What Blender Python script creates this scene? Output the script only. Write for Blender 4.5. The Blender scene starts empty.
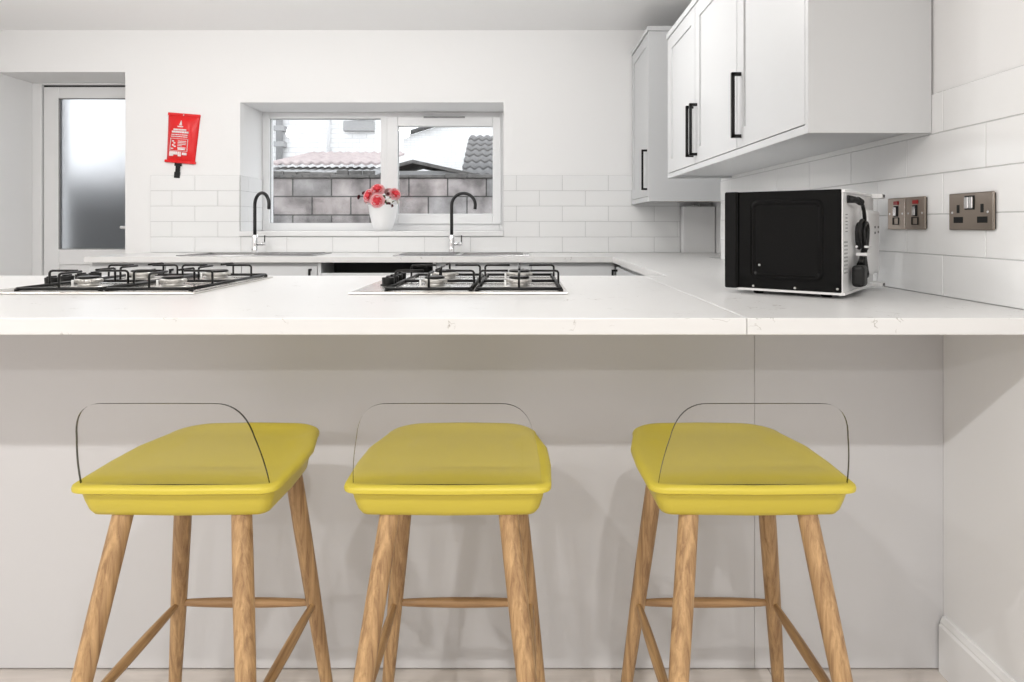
import bpy, bmesh, math, random
from mathutils import Vector, Matrix
random.seed(7)
COL = bpy.context.scene.collection
PI = math.pi
CH = 1.08            # eye height
def Zr(r): return CH + r
CT = 0.909           # worktop top
CB = CT - 0.0316

# ------------------------------------------------------------------ materials
def newmat(name):
    m = bpy.data.materials.new(name); m.use_nodes = True
    nt = m.node_tree
    return m, nt, nt.nodes['Principled BSDF']
def pbr(name, col, rough=0.5, metal=0.0, spec=0.5, bump=None, coat=0.0, var=0.0, vscale=8.0):
    m, nt, b = newmat(name)
    b.inputs['Base Color'].default_value = (*col, 1)
    b.inputs['Roughness'].default_value = rough
    b.inputs['Metallic'].default_value = metal
    b.inputs['Specular IOR Level'].default_value = spec
    b.inputs['Coat Weight'].default_value = coat
    tc = nt.nodes.new('ShaderNodeTexCoord')
    if var:
        n = nt.nodes.new('ShaderNodeTexNoise'); n.inputs['Scale'].default_value = vscale
        n.inputs['Detail'].default_value = 4
        nt.links.new(tc.outputs['Object'], n.inputs['Vector'])
        r = nt.nodes.new('ShaderNodeMapRange')
        r.inputs['To Min'].default_value = 1 - var; r.inputs['To Max'].default_value = 1 + var
        nt.links.new(n.outputs['Fac'], r.inputs['Value'])
        v = nt.nodes.new('ShaderNodeVectorMath'); v.operation = 'SCALE'
        v.inputs[0].default_value = col
        nt.links.new(r.outputs['Result'], v.inputs['Scale'])
        nt.links.new(v.outputs['Vector'], b.inputs['Base Color'])
    if bump:
        n = nt.nodes.new('ShaderNodeTexNoise'); n.inputs['Scale'].default_value = bump[0]
        n.inputs['Detail'].default_value = 3
        nt.links.new(tc.outputs['Object'], n.inputs['Vector'])
        bp = nt.nodes.new('ShaderNodeBump'); bp.inputs['Strength'].default_value = bump[1]
        bp.inputs['Distance'].default_value = bump[2] if len(bump) > 2 else 0.002
        nt.links.new(n.outputs['Fac'], bp.inputs['Height'])
        nt.links.new(bp.outputs['Normal'], b.inputs['Normal'])
    return m

def wood(name, axis_scale, dark, light, rough=0.45):
    m, nt, b = newmat(name)
    tc = nt.nodes.new('ShaderNodeTexCoord')
    mp = nt.nodes.new('ShaderNodeMapping'); mp.inputs['Scale'].default_value = axis_scale
    nt.links.new(tc.outputs['Object'], mp.inputs['Vector'])
    n1 = nt.nodes.new('ShaderNodeTexNoise'); n1.inputs['Scale'].default_value = 1.0
    n1.inputs['Detail'].default_value = 6; n1.inputs['Roughness'].default_value = .65
    n1.inputs['Distortion'].default_value = .6
    nt.links.new(mp.outputs['Vector'], n1.inputs['Vector'])
    mp2 = nt.nodes.new('ShaderNodeMapping'); mp2.inputs['Scale'].default_value = tuple(s*.10 for s in axis_scale)
    nt.links.new(tc.outputs['Object'], mp2.inputs['Vector'])
    n2 = nt.nodes.new('ShaderNodeTexNoise'); n2.inputs['Scale'].default_value = 1.6
    n2.inputs['Detail'].default_value = 2
    nt.links.new(mp2.outputs['Vector'], n2.inputs['Vector'])
    w = nt.nodes.new('ShaderNodeMath'); w.operation = 'MULTIPLY'; w.inputs[1].default_value = 42
    nt.links.new(n2.outputs['Fac'], w.inputs[0])
    sn = nt.nodes.new('ShaderNodeMath'); sn.operation = 'SINE'
    nt.links.new(w.outputs[0], sn.inputs[0])
    ma = nt.nodes.new('ShaderNodeMath'); ma.operation = 'MULTIPLY_ADD'
    ma.inputs[1].default_value = .07
    nt.links.new(sn.outputs[0], ma.inputs[0]); nt.links.new(n1.outputs['Fac'], ma.inputs[2])
    cr = nt.nodes.new('ShaderNodeValToRGB')
    cr.color_ramp.elements[0].position = .3; cr.color_ramp.elements[0].color = (*dark, 1)
    cr.color_ramp.elements[1].position = .68; cr.color_ramp.elements[1].color = (*light, 1)
    nt.links.new(ma.outputs[0], cr.inputs['Fac'])
    nt.links.new(cr.outputs['Color'], b.inputs['Base Color'])
    b.inputs['Roughness'].default_value = rough
    return m

def clear(name, tint=(.97,.97,.97), ior=1.45, rough=0.0, edge=False):
    m, nt, b = newmat(name)
    nt.nodes.remove(b)
    out = nt.nodes['Material Output']
    t = nt.nodes.new('ShaderNodeBsdfTransparent'); t.inputs['Color'].default_value = (*tint, 1)
    g = nt.nodes.new('ShaderNodeBsdfGlossy'); g.inputs['Roughness'].default_value = rough
    lw = nt.nodes.new('ShaderNodeLayerWeight'); lw.inputs['Blend'].default_value = .5
    pw = nt.nodes.new('ShaderNodeMath'); pw.operation = 'POWER'; pw.inputs[1].default_value = 5
    nt.links.new(lw.outputs['Facing'], pw.inputs[0])
    F0 = ((ior-1)/(ior+1))**2
    f = nt.nodes.new('ShaderNodeMath'); f.operation = 'MULTIPLY_ADD'; f.inputs[1].default_value = 1-F0; f.inputs[2].default_value = F0
    nt.links.new(pw.outputs[0], f.inputs[0])
    mx = nt.nodes.new('ShaderNodeMixShader')
    nt.links.new(f.outputs[0], mx.inputs[0]); nt.links.new(t.outputs[0], mx.inputs[1])
    nt.links.new(g.outputs[0], mx.inputs[2]); nt.links.new(mx.outputs[0], out.inputs['Surface'])
    return m

M = {}
M['wall'] = pbr('wall_paint', (.88,.88,.88), .75, bump=(120,.05,.001))
M['ceiling'] = pbr('ceiling_paint', (.93,.93,.93), .85, bump=(90,.05,.001))
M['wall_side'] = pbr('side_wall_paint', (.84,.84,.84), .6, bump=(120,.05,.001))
M['trim'] = pbr('trim_gloss', (.85,.85,.85), .35)
M['tile'] = pbr('tile_glaze', (.86,.865,.865), .10, bump=(9,.25,.004))
M['grout'] = pbr('grout', (.56,.565,.565), .9)
M['upvc'] = pbr('white_upvc', (.86,.865,.87), .3)
M['gasket'] = pbr('rubber_gasket', (.08,.08,.08), .6)
M['cab'] = pbr('cabinet_matt_white', (.61,.62,.63), .42)
M['cab_in'] = pbr('chipboard_edge', (.42,.27,.15), .8, var=.2, vscale=60)
M['panel'] = pbr('panel_grey', (.60,.595,.60), .38)
M['black'] = pbr('black_metal', (.006,.006,.006), .4, spec=.3)
M['blacksoft'] = pbr('black_tap_coating', (.010,.010,.011), .32)
M['iron'] = pbr('black_enamel', (.006,.006,.006), .38, spec=.3)
M['steel'] = pbr('stainless_steel', (.72,.70,.67), .26, 1.0)
M['sinksteel'] = pbr('sink_steel', (.33,.33,.335), .25, 1.0)
M['chrome'] = pbr('chrome', (.86,.86,.87), .08, 1.0)
M['alu'] = pbr('burner_alloy', (.62,.61,.59), .35, 1.0)
M['nickel'] = pbr('brushed_nickel', (.40,.34,.29), .32, 1.0, bump=(300,.1,.0005))
M['nickel_edge'] = pbr('nickel_edge', (.62,.55,.48), .25, 1.0)
M['dark'] = pbr('dark_plastic', (.006,.006,.006), .4, spec=.3)
M['neon'] = pbr('neon_window_red', (.30,.012,.012), .3)
M['mwblack'] = pbr('microwave_black_paint', (.002,.002,.002), .25, spec=.12, bump=(160,.05,.0005))
M['mwdoor'] = pbr('microwave_gloss_black', (.003,.003,.003), .2, spec=.15)
M['galv'] = pbr('galvanised_sheet', (.84,.84,.84), .4, .25, var=.10, vscale=25)
M['mwvent'] = pbr('white_plastic', (.78,.78,.78), .4)
M['ink'] = pbr('grey_print', (.22,.22,.22), .7)
M['rubber'] = pbr('black_rubber', (.007,.007,.007), .45, spec=.35)
M['yellow'] = pbr('mustard_plastic', (.535,.435,.045), .42, bump=(220,.04,.0004))
M['oak'] = wood('oak_vertical', (150,150,6), (.23,.125,.054), (.50,.315,.150))
M['oak_x'] = wood('oak_crosswise', (6,150,150), (.20,.105,.044), (.42,.25,.115))
M['oak_y'] = wood('oak_lengthwise', (150,7,150), (.21,.112,.046), (.44,.27,.12))
M['acrylic'] = clear('clear_acrylic', (.975,.975,.975), 1.5)
M['acrylic_edge'] = clear('acrylic_cut_edge', (.10,.105,.105), 1.5)
M['glass'] = clear('window_glass', (.97,.975,.975), 1.45)
M['red'] = pbr('red_pvc', (.76,.006,.008), .35, bump=(70,.25,.004))
M['white_print'] = pbr('white_print', (.88,.80,.80), .6)
M['strap'] = pbr('black_webbing', (.012,.012,.012), .8)
M['pot'] = pbr('white_ceramic', (.88,.88,.88), .3)
M['rose'] = pbr('rose_petal_red', (.78,.07,.09), .6, var=.2, vscale=60)
M['rose_pale'] = pbr('rose_petal_pink', (.90,.50,.52), .6, var=.15, vscale=60)
M['rose_dark'] = pbr('dark_bud', (.10,.008,.015), .6)
M['white_petal'] = pbr('white_petal', (.86,.84,.80), .6)
M['leaf'] = pbr('leaf_green', (.10,.13,.03), .6, var=.4, vscale=90)
M['render_white'] = None

def frosted():
    m, nt, b = newmat('frosted_glass')
    b.inputs['Base Color'].default_value = (.64,.65,.66,1)
    b.inputs['Transmission Weight'].default_value = 1
    b.inputs['Roughness'].default_value = .36
    b.inputs['IOR'].default_value = 1.3
    return m
M['frost'] = frosted()

def quartz():
    m, nt, b = newmat('white_quartz')
    tc = nt.nodes.new('ShaderNodeTexCoord')
    n = nt.nodes.new('ShaderNodeTexNoise'); n.inputs['Scale'].default_value = 11; n.inputs['Detail'].default_value = 5
    n.inputs['Distortion'].default_value = 1.2
    nt.links.new(tc.outputs['Object'], n.inputs['Vector'])
    s = nt.nodes.new('ShaderNodeMath'); s.operation = 'SUBTRACT'; s.inputs[1].default_value = .5
    nt.links.new(n.outputs['Fac'], s.inputs[0])
    a = nt.nodes.new('ShaderNodeMath'); a.operation = 'ABSOLUTE'; nt.links.new(s.outputs[0], a.inputs[0])
    lt = nt.nodes.new('ShaderNodeMapRange'); lt.inputs['From Min'].default_value = .0; lt.inputs['From Max'].default_value = .008
    lt.inputs['To Min'].default_value = 1; lt.inputs['To Max'].default_value = 0
    nt.links.new(a.outputs[0], lt.inputs['Value'])
    n2 = nt.nodes.new('ShaderNodeTexNoise'); n2.inputs['Scale'].default_value = 17; n2.inputs['Detail'].default_value = 2
    nt.links.new(tc.outputs['Object'], n2.inputs['Vector'])
    g = nt.nodes.new('ShaderNodeMapRange'); g.inputs['From Min'].default_value = .60; g.inputs['From Max'].default_value = .66
    nt.links.new(n2.outputs['Fac'], g.inputs['Value'])
    mu = nt.nodes.new('ShaderNodeMath'); mu.operation = 'MULTIPLY'
    nt.links.new(lt.outputs['Result'], mu.inputs[0]); nt.links.new(g.outputs['Result'], mu.inputs[1])
    mx = nt.nodes.new('ShaderNodeMix'); mx.data_type = 'RGBA'
    mx.inputs['A'].default_value = (.70,.698,.692,1); mx.inputs['B'].default_value = (.30,.28,.25,1)
    nt.links.new(mu.outputs[0], mx.inputs['Factor'])
    nt.links.new(mx.outputs['Result'], b.inputs['Base Color'])
    b.inputs['Roughness'].default_value = .28
    return m
M['quartz'] = quartz()

def floor_mat():
    m, nt, b = newmat('pale_laminate')
    tc = nt.nodes.new('ShaderNodeTexCoord')
    br = nt.nodes.new('ShaderNodeTexBrick')
    br.inputs['Scale'].default_value = 1; br.inputs['Brick Width'].default_value = 1.2
    br.inputs['Row Height'].default_value = .19; br.inputs['Mortar Size'].default_value = .0015
    br.inputs['Color1'].default_value = (.60,.545,.50,1); br.inputs['Color2'].default_value = (.66,.61,.57,1)
    br.inputs['Mortar'].default_value = (.34,.30,.27,1)
    nt.links.new(tc.outputs['Object'], br.inputs['Vector'])
    mp = nt.nodes.new('ShaderNodeMapping'); mp.inputs['Scale'].default_value = (4,55,1)
    nt.links.new(tc.outputs['Object'], mp.inputs['Vector'])
    n = nt.nodes.new('ShaderNodeTexNoise'); n.inputs['Scale'].default_value = 1; n.inputs['Detail'].default_value = 5
    nt.links.new(mp.outputs['Vector'], n.inputs['Vector'])
    r = nt.nodes.new('ShaderNodeMapRange'); r.inputs['To Min'].default_value = .82; r.inputs['To Max'].default_value = 1.18
    nt.links.new(n.outputs['Fac'], r.inputs['Value'])
    v = nt.nodes.new('ShaderNodeVectorMath'); v.operation = 'SCALE'
    nt.links.new(br.outputs['Color'], v.inputs[0]); nt.links.new(r.outputs['Result'], v.inputs['Scale'])
    nt.links.new(v.outputs['Vector'], b.inputs['Base Color'])
    b.inputs['Roughness'].default_value = .4
    return m
M['floor'] = floor_mat()

def brickmat(name, c1, c2, mort, w, h, ms, rough=.9, off=(0,0), stain=None):
    """bricks on a wall facing the room (x across, z up)"""
    m, nt, b = newmat(name)
    tc = nt.nodes.new('ShaderNodeTexCoord')
    sp = nt.nodes.new('ShaderNodeSeparateXYZ'); cb = nt.nodes.new('ShaderNodeCombineXYZ')
    nt.links.new(tc.outputs['Object'], sp.inputs[0])
    nt.links.new(sp.outputs['X'], cb.inputs['X']); nt.links.new(sp.outputs['Z'], cb.inputs['Y'])
    br = nt.nodes.new('ShaderNodeTexBrick')
    br.inputs['Scale'].default_value = 1; br.inputs['Brick Width'].default_value = w
    br.inputs['Row Height'].default_value = h; br.inputs['Mortar Size'].default_value = ms
    br.inputs['Mortar Smooth'].default_value = .3
    br.inputs['Color1'].default_value = (*c1,1); br.inputs['Color2'].default_value = (*c2,1)
    br.inputs['Mortar'].default_value = (*mort,1)
    ad = nt.nodes.new('ShaderNodeVectorMath'); ad.inputs[1].default_value = (off[0], off[1], 0)
    nt.links.new(cb.outputs[0], ad.inputs[0]); nt.links.new(ad.outputs[0], br.inputs['Vector'])
    n = nt.nodes.new('ShaderNodeTexNoise'); n.inputs['Scale'].default_value = 5; n.inputs['Detail'].default_value = 8
    nt.links.new(tc.outputs['Object'], n.inputs['Vector'])
    r = nt.nodes.new('ShaderNodeMapRange'); r.inputs['From Min'].default_value = .3; r.inputs['From Max'].default_value = .7
    a = stain if stain else .15
    r.inputs['To Min'].default_value = 1-a; r.inputs['To Max'].default_value = 1+a
    nt.links.new(n.outputs['Fac'], r.inputs['Value'])
    v = nt.nodes.new('ShaderNodeVectorMath'); v.operation = 'SCALE'
    nt.links.new(br.outputs['Color'], v.inputs[0]); nt.links.new(r.outputs['Result'], v.inputs['Scale'])
    nt.links.new(v.outputs['Vector'], b.inputs['Base Color'])
    bp = nt.nodes.new('ShaderNodeBump'); bp.inputs['Strength'].default_value = .5; bp.inputs['Distance'].default_value = .01
    bp.invert = True
    nt.links.new(br.outputs['Fac'], bp.inputs['Height']); nt.links.new(bp.outputs['Normal'], b.inputs['Normal'])
    b.inputs['Roughness'].default_value = rough
    return m
M['block'] = brickmat('concrete_block', (.25,.245,.245), (.36,.315,.305), (.07,.068,.065), .44, .21, .009, off=(-.035,.055), stain=.5)
M['whitebrick'] = brickmat('painted_brick', (.80,.80,.80), (.76,.76,.76), (.66,.66,.66), .225, .075, .008, stain=.06)
M['coping'] = pbr('mossy_coping', (.13,.125,.12), .95, var=.7, vscale=14)
M['roofpink'] = pbr('weathered_sheet_roof', (.40,.34,.335), .85, var=.35, vscale=7)
M['roofgrey'] = pbr('grey_felt_roof', (.30,.30,.30), .9, var=.6, vscale=9)
M['rooftile'] = pbr('grey_pantile', (.16,.158,.158), .8, var=.25, vscale=8)
M['ext_grey'] = pbr('grey_paint', (.33,.33,.33), .7)
M['ext_dark'] = pbr('dark_timber', (.05,.05,.05), .7)
M['ground'] = pbr('yard_concrete', (.30,.30,.29), .95, var=.3, vscale=3)
M['boards'] = pbr('mottled_boards', (.07,.07,.07), .9, var=.9, vscale=2.5)

# ------------------------------------------------------------------ mesh helpers
def box(bm, x0, x1, y0, y1, z0, z1, mi=0, bev=0.0, mat=None, seg=2):
    if x0 > x1: x0, x1 = x1, x0
    if y0 > y1: y0, y1 = y1, y0
    if z0 > z1: z0, z1 = z1, z0
    vs = [bm.verts.new((x, y, z)) for z in (z0, z1) for y in (y0, y1) for x in (x0, x1)]
    fs = [bm.faces.new([vs[i] for i in f]) for f in
          ((0,2,3,1), (4,5,7,6), (0,1,5,4), (2,6,7,3), (0,4,6,2), (1,3,7,5))]
    for f in fs: f.material_index = mi
    if bev > 0:
        es = list({e for f in fs for e in f.edges})
        r = bmesh.ops.bevel(bm, geom=es, offset=bev, segments=seg, affect='EDGES', profile=.5)
        for f in r['faces']: f.material_index = mi
        if mat is not None:
            vv = list({v for f in r['faces'] for v in f.verts})
            bmesh.ops.transform(bm, matrix=mat, verts=vv)
    elif mat is not None:
        bmesh.ops.transform(bm, matrix=mat, verts=vs)
    return bm
def nb(): return bmesh.new()
def frame_from(t):
    t = t.normalized()
    a = Vector((0,0,1)) if abs(t.z) < .9 else Vector((1,0,0))
    u = t.cross(a).normalized(); v = t.cross(u).normalized()
    return u, v
def tube(bm, pts, rads, n=12, mi=0, cap=True):
    pts = [Vector(p) for p in pts]
    if not isinstance(rads, (list, tuple)): rads = [rads]*len(pts)
    rings = []; u = v = None
    for i, p in enumerate(pts):
        if i == 0: t = pts[1]-pts[0]
        elif i == len(pts)-1: t = pts[-1]-pts[-2]
        else: t = (pts[i+1]-pts[i]).normalized() + (pts[i]-pts[i-1]).normalized()
        t = t.normalized()
        if u is None: u, v = frame_from(t)
        else:
            u = (u - t*u.dot(t)).normalized(); v = t.cross(u).normalized()
        rings.append([bm.verts.new(p + (u*math.cos(2*PI*k/n) + v*math.sin(2*PI*k/n))*rads[i]) for k in range(n)])
    for a, b in zip(rings, rings[1:]):
        for k in range(n):
            f = bm.faces.new((a[k], a[(k+1)%n], b[(k+1)%n], b[k])); f.material_index = mi; f.smooth = True
    if cap:
        for rg in (rings[0][::-1], rings[-1]):
            f = bm.faces.new(rg); f.material_index = mi
    return bm
def lathe(bm, prof, c=(0,0,0), n=32, mi=0, cap=True, mat=None):
    c = Vector(c); rings = []
    for r, z in prof:
        rings.append([bm.verts.new(c + Vector((r*math.cos(2*PI*k/n), r*math.sin(2*PI*k/n), z))) for k in range(n)])
    for a, b in zip(rings, rings[1:]):
        for k in range(n):
            f = bm.faces.new((a[k], a[(k+1)%n], b[(k+1)%n], b[k])); f.material_index = mi; f.smooth = True
    if cap:
        for rg in (rings[0][::-1], rings[-1]):
            f = bm.faces.new(rg); f.material_index = mi
    if mat is not None:
        bmesh.ops.transform(bm, matrix=mat, verts=[v for r in rings for v in r])
    return bm
def obj(name, bm, mats, parent=None, smooth=None):
    bmesh.ops.recalc_face_normals(bm, faces=bm.faces)
    me = bpy.data.meshes.new(name); bm.to_mesh(me); bm.free()
    if not isinstance(mats, (list, tuple)): mats = [mats]
    for m in mats: me.materials.append(m)
    o = bpy.data.objects.new(name, me); COL.objects.link(o)
    if parent: o.parent = parent
    if smooth is not None:
        me.shade_smooth(); me.set_sharp_from_angle(angle=math.radians(smooth))
    return o
def struct(name, bm, mats, parent=None):
    o = obj(name, bm, mats, parent)
    if not parent: o['kind'] = 'structure'
    return o
def tag(o, label, cat, group=None, kind=None):
    o['label'] = label; o['category'] = cat
    if group: o['group'] = group
    if kind: o['kind'] = kind
    return o
def thing(name, label, cat, loc=(0,0,0), rz=0, group=None):
    o = bpy.data.objects.new(name, None); COL.objects.link(o)
    o.location = loc; o.rotation_euler = (0,0,rz); o.empty_display_size = .05
    return tag(o, label, cat, group)
def copy_tree(o, parent=None):
    c = o.copy(); COL.objects.link(c); c.parent = parent
    for ch in list(o.children): copy_tree(ch, c)
    return c

# ------------------------------------------------------------------ room shell
XR = 1.022; XL = -3.427; DB = 4.28; HC = Zr(1.273); YN = -3.9; DD = 4.63
bm = nb(); box(bm, XL-.2, 1.6, YN-.2, 5.0, -.12, 0); struct('floor', bm, M['floor'])
bm = nb(); box(bm, XL-.2, 1.6, YN-.2, 5.0, HC, HC+.12); struct('ceiling', bm, M['ceiling'])
bm = nb(); box(bm, XL-.2, XL, YN, 5.0, 0, HC); struct('wall_left', bm, M['wall'])
bm = nb(); box(bm, XR+.004, 1.6, YN, 3.40, 0, HC)
box(bm, 1.235, 1.6, 3.40, 4.9, 0, HC); struct('wall_right', bm, M['wall_side'])
bm = nb(); box(bm, XL-.2, 1.6, YN-.2, YN, 0, HC); struct('wall_front', bm, pbr('rear_wall_bounce_cut', (.28,.27,.26), .8))  # unseen wall behind the camera, coloured dark to cut bounced light
# back wall with door opening and window opening, .46 m thick
TB = DB + .008; YO = 4.86
wx0, wx1, wz0, wz1 = -1.831, -.12, Zr(-.066), Zr(.803)
ox0, ox1, oz = XL, -2.578, Zr(1.0)
bm = nb()
box(bm, ox0, ox1, TB, YO, oz, HC)
box(bm, ox1, wx0, TB, YO, 0, HC)
box(bm, wx0, wx1, TB, YO, 0, wz0); box(bm, wx0, wx1, TB, YO, wz1, HC)
box(bm, wx1, 1.235, TB, YO, 0, HC)
struct('wall_back', bm, M['wall'])

# tiles: running bond strips on grout
def tiles(name, a0, a1, rows, joint0, place, z_top_cut=None, holes=(), par=None):
    """a along wall; joint0(row)-> one joint position; place(a0,a1,z0,z1,depth0,depth1,mi) adds a box"""
    P = .298; g = .0012
    for k in range(rows):
        z0 = CT + .1*k; z1 = z0 + .1
        if z_top_cut: z1 = min(z1, z_top_cut)
        j = joint0(k); n0 = math.floor((a0 - j)/P)
        x = j + n0*P
        while x < a1:
            s, e = max(x, a0), min(x+P, a1)
            if e - s > .012:
                segs = [(s, e)]
                for (h0, h1, hz) in holes:
                    if z1 > hz + .02:
                        ns = []
                        for (p, q) in segs:
                            if q <= h0 or p >= h1: ns.append((p, q)); continue
                            if p < h0: ns.append((p, h0))
                            if q > h1: ns.append((h1, q))
                        segs = ns
                for (p, q) in segs:
                    if q-p > .01: place(p+g, q-g, z0+g, z1-g, 0, .007, 0)
            x += P
bm = nb()
def pl_back(a, b, z0, z1, d0, d1, mi):
    box(bm, a, b, DB, DB+.006, z0, z1, mi, bev=.0012, seg=1)
tiles('t', -2.41, 1.025, 5, lambda k: .262 if k%2 == 0 else .411, pl_back, holes=[(wx0, wx1, wz0)])
box(bm, -2.41, wx0, DB+.0022, TB, CT, CT+.5, 1); box(bm, wx0, wx1, DB+.0022, TB, CT, wz0, 1); box(bm, wx1, 1.025, DB+.0022, TB, CT, CT+.5, 1)
struct('trim_1', bm, [M['tile'], M['grout']])
# tiled left reveal of window
bm = nb()
for k in range(1, 5):
    z0 = max(CT+.1*k, Zr(-.034)); z1 = CT+.1*(k+1)
    for (p, q) in (((DB+.002, 4.49), (4.492, 4.64)) if k%2 else ((DB+.002, 4.40), (4.402, 4.64))):
        box(bm, wx0+.0005, wx0+.007, p, q, z0+.001, z1-.001, 0, bev=.001, seg=1)
box(bm, wx0, wx0+.004, DB+.002, 4.645, Zr(-.034), CT+.5, 1)
struct('trim_2', bm, [M['tile'], M['grout']])
# right wall tiles
bm = nb()
def pl_right(a, b, z0, z1, d0, d1, mi):
    box(bm, XR, XR+.003, a, b, z0, z1, mi, bev=.001, seg=1)
tiles('t', 1.10, 3.40, 5, lambda k: 1.602 if k%2 == 0 else 1.753, pl_right)
box(bm, XR+.0014, XR+.004, 1.10, 3.40, CT, CT+.5, 1)
struct('trim_3', bm, [M['tile'], M['grout']])

# skirting on right wall
bm = nb()
prof = [(0,0), (.016,0), (.016,.112), (.012,.118), (.012,.122), (.007,.134), (0,.134)]
y0, y1 = YN, 1.60
A = [bm.verts.new((XR+.004-p[0], y0, p[1])) for p in prof]; B = [bm.verts.new((XR+.004-p[0], y1, p[1])) for p in prof]
n = len(prof)
for i in range(n): bm.faces.new((A[i], A[(i+1)%n], B[(i+1)%n], B[i]))
bm.faces.new(A); bm.faces.new(B[::-1])
struct('baseboard_right', bm, M['trim'])
bm = nb(); box(bm, XL, XL+.016, YN, 4.30, 0, .134, bev=.004); struct('baseboard_left', bm, M['trim'])

# ---- door (half glazed uPVC)
def ring(bm, x0, x1, z0, z1, wl, wr, wb, wt, y0, y1, bev=.004, mi=0):
    box(bm, x0, x0+wl, y0, y1, z0, z1, mi, bev); box(bm, x1-wr, x1, y0, y1, z0, z1, mi, bev)
    box(bm, x0+wl, x1-wr, y0, y1, z1-wt, z1, mi, bev); box(bm, x0+wl, x1-wr, y0, y1, z0, z0+wb, mi, bev)
dr = bpy.data.objects.new('door_1', None); COL.objects.link(dr); dr['kind'] = 'structure'
dr['label'] = 'white half-glazed back door with frosted glass in its recess'
bm = nb(); ring(bm, XL, ox1, 0, oz-.0, .066, .05, .03, .012, DD-.015, DD+.06)
obj('door_frame', bm, M['upvc'], dr)
dx0, dx1, dz0, dz1 = XL+.074, ox1-.055, .035, oz-.026
bm = nb(); box(bm, dx0-.012, dx0+.02, DD+.012, DD+.04, dz0, dz1+.02); box(bm, dx0, dx1, DD+.012, DD+.04, dz1-.01, dz1+.018)
obj('gasket', bm, M['gasket'], dr)
lf = nb(); gx0, gx1, gz0, gz1 = -3.247, -2.745, Zr(-.163), Zr(.895)
box(lf, dx0, gx0, DD-.005, DD+.05, dz0, dz1, bev=.004); box(lf, gx1, dx1, DD-.005, DD+.05, dz0, dz1, bev=.004)
box(lf, gx0, gx1, DD-.005, DD+.05, gz1, dz1, bev=.004); box(lf, gx0, gx1, DD-.005, DD+.05, Zr(-.27), gz0, bev=.004)
box(lf, gx0, gx1, DD-.005, DD+.05, dz0, .16, bev=.004)
box(lf, gx0, gx1, DD+.008, DD+.045, .16, Zr(-.27)); box(lf, gx0+.05, gx1-.05, DD+.0, DD+.02, .21, Zr(-.32), bev=.006)
leaf = obj('door_leaf', lf, M['upvc'], dr)
bm = nb(); box(bm, gx0, gx1, DD+.014, DD+.030, gz0, gz1); obj('door_glass', bm, M['frost'], leaf)
bm = nb(); ring(bm, gx0-.001, gx1+.001, gz0-.001, gz1+.001, .005, .005, .005, .005, DD-.006, DD+.010, bev=.001); obj('glazing_bead', bm, M['ext_grey'], leaf)
bm = nb(); box(bm, dx1-.06, dx1-.03, DD-.012, DD-.004, .95, 1.16, bev=.003); box(bm, dx1-.16, dx1-.035, DD-.05, DD-.035, 1.06, 1.08, bev=.005); box(bm, dx1-.052, dx1-.038, DD-.04, DD-.008, 1.06, 1.08)
obj('door_handle', bm, M['upvc'], leaf)

# ---- window
WD = 4.65
wn = bpy.data.objects.new('window_1', None); COL.objects.link(wn); wn['kind'] = 'structure'
fz0 = Zr(-.034)
bm = nb(); ring(bm, wx0, wx1, fz0, wz1, .050, .035, .055, .045, WD, WD+.07, bev=.004)
box(bm, -1.0+.004, -.945, WD, WD+.07, fz0+.05, wz1-.04, bev=.003)
obj('window_frame', bm, M['upvc'], wn)
bm = nb(); ring(bm, -.950, wx1-.028, fz0+.048, wz1-.036, .078, .058, .072, .066, WD-.018, WD+.04, bev=.005)
obj('window_sash', bm, M['upvc'], wn)
bm = nb(); box(bm, wx0+.05, -.996, WD+.03, WD+.054, fz0+.055, wz1-.045); obj('window_pane', bm, M['glass'], wn)
bm = nb(); box(bm, -.872, -.203, WD+.012, WD+.034, fz0+.116, wz1-.098); obj('window_pane', bm, M['glass'], wn)
bm = nb(); ring(bm, wx0+.048, -.994, fz0+.053, wz1-.043, .004, .004, .004, .004, WD+.02, WD+.03, bev=0)
ring(bm, -.874, -.201, fz0+.114, wz1-.096, .004, .004, .004, .004, WD+.002, WD+.012, bev=0)
obj('gasket', bm, M['ext_grey'], wn)
bm = nb(); box(bm, -.69, -.40, WD-.03, WD-.016, Zr(.757), Zr(.768), bev=.003); obj('trickle_vent', bm, M['ext_grey'], wn)
bm = nb(); box(bm, wx0, wx1, DB-.012, WD+.002, Zr(-.066), Zr(-.0345), bev=.004); obj('window_sill', bm, M['trim'], wn)

# ------------------------------------------------------------------ worktops
def slab(xs, ys, z0, z1, skip):
    bm = nb(); V = {}
    def v(i, j, k):
        if (i,j,k) not in V: V[(i,j,k)] = bm.verts.new((xs[i], ys[j], z1 if k else z0))
        return V[(i,j,k)]
    nx, ny = len(xs)-1, len(ys)-1
    has = lambda i, j: 0 <= i < nx and 0 <= j < ny and (i,j) not in skip
    for i in range(nx):
        for j in range(ny):
            if not has(i,j): continue
            bm.faces.new((v(i,j,1), v(i+1,j,1), v(i+1,j+1,1), v(i,j+1,1)))
            bm.faces.new((v(i,j,0), v(i,j+1,0), v(i+1,j+1,0), v(i+1,j,0)))
            if not has(i-1,j): bm.faces.new((v(i,j,0), v(i,j,1), v(i,j+1,1), v(i,j+1,0)))
            if not has(i+1,j): bm.faces.new((v(i+1,j,0), v(i+1,j+1,0), v(i+1,j+1,1), v(i+1,j,1)))
            if not has(i,j-1): bm.faces.new((v(i,j,0), v(i+1,j,0), v(i+1,j,1), v(i,j,1)))
            if not has(i,j+1): bm.faces.new((v(i,j+1,0), v(i,j+1,1), v(i+1,j+1,1), v(i+1,j+1,0)))
    return bm
D1, D2, D3 = 1.227, 1.606, 2.275
DF = 3.66
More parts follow.
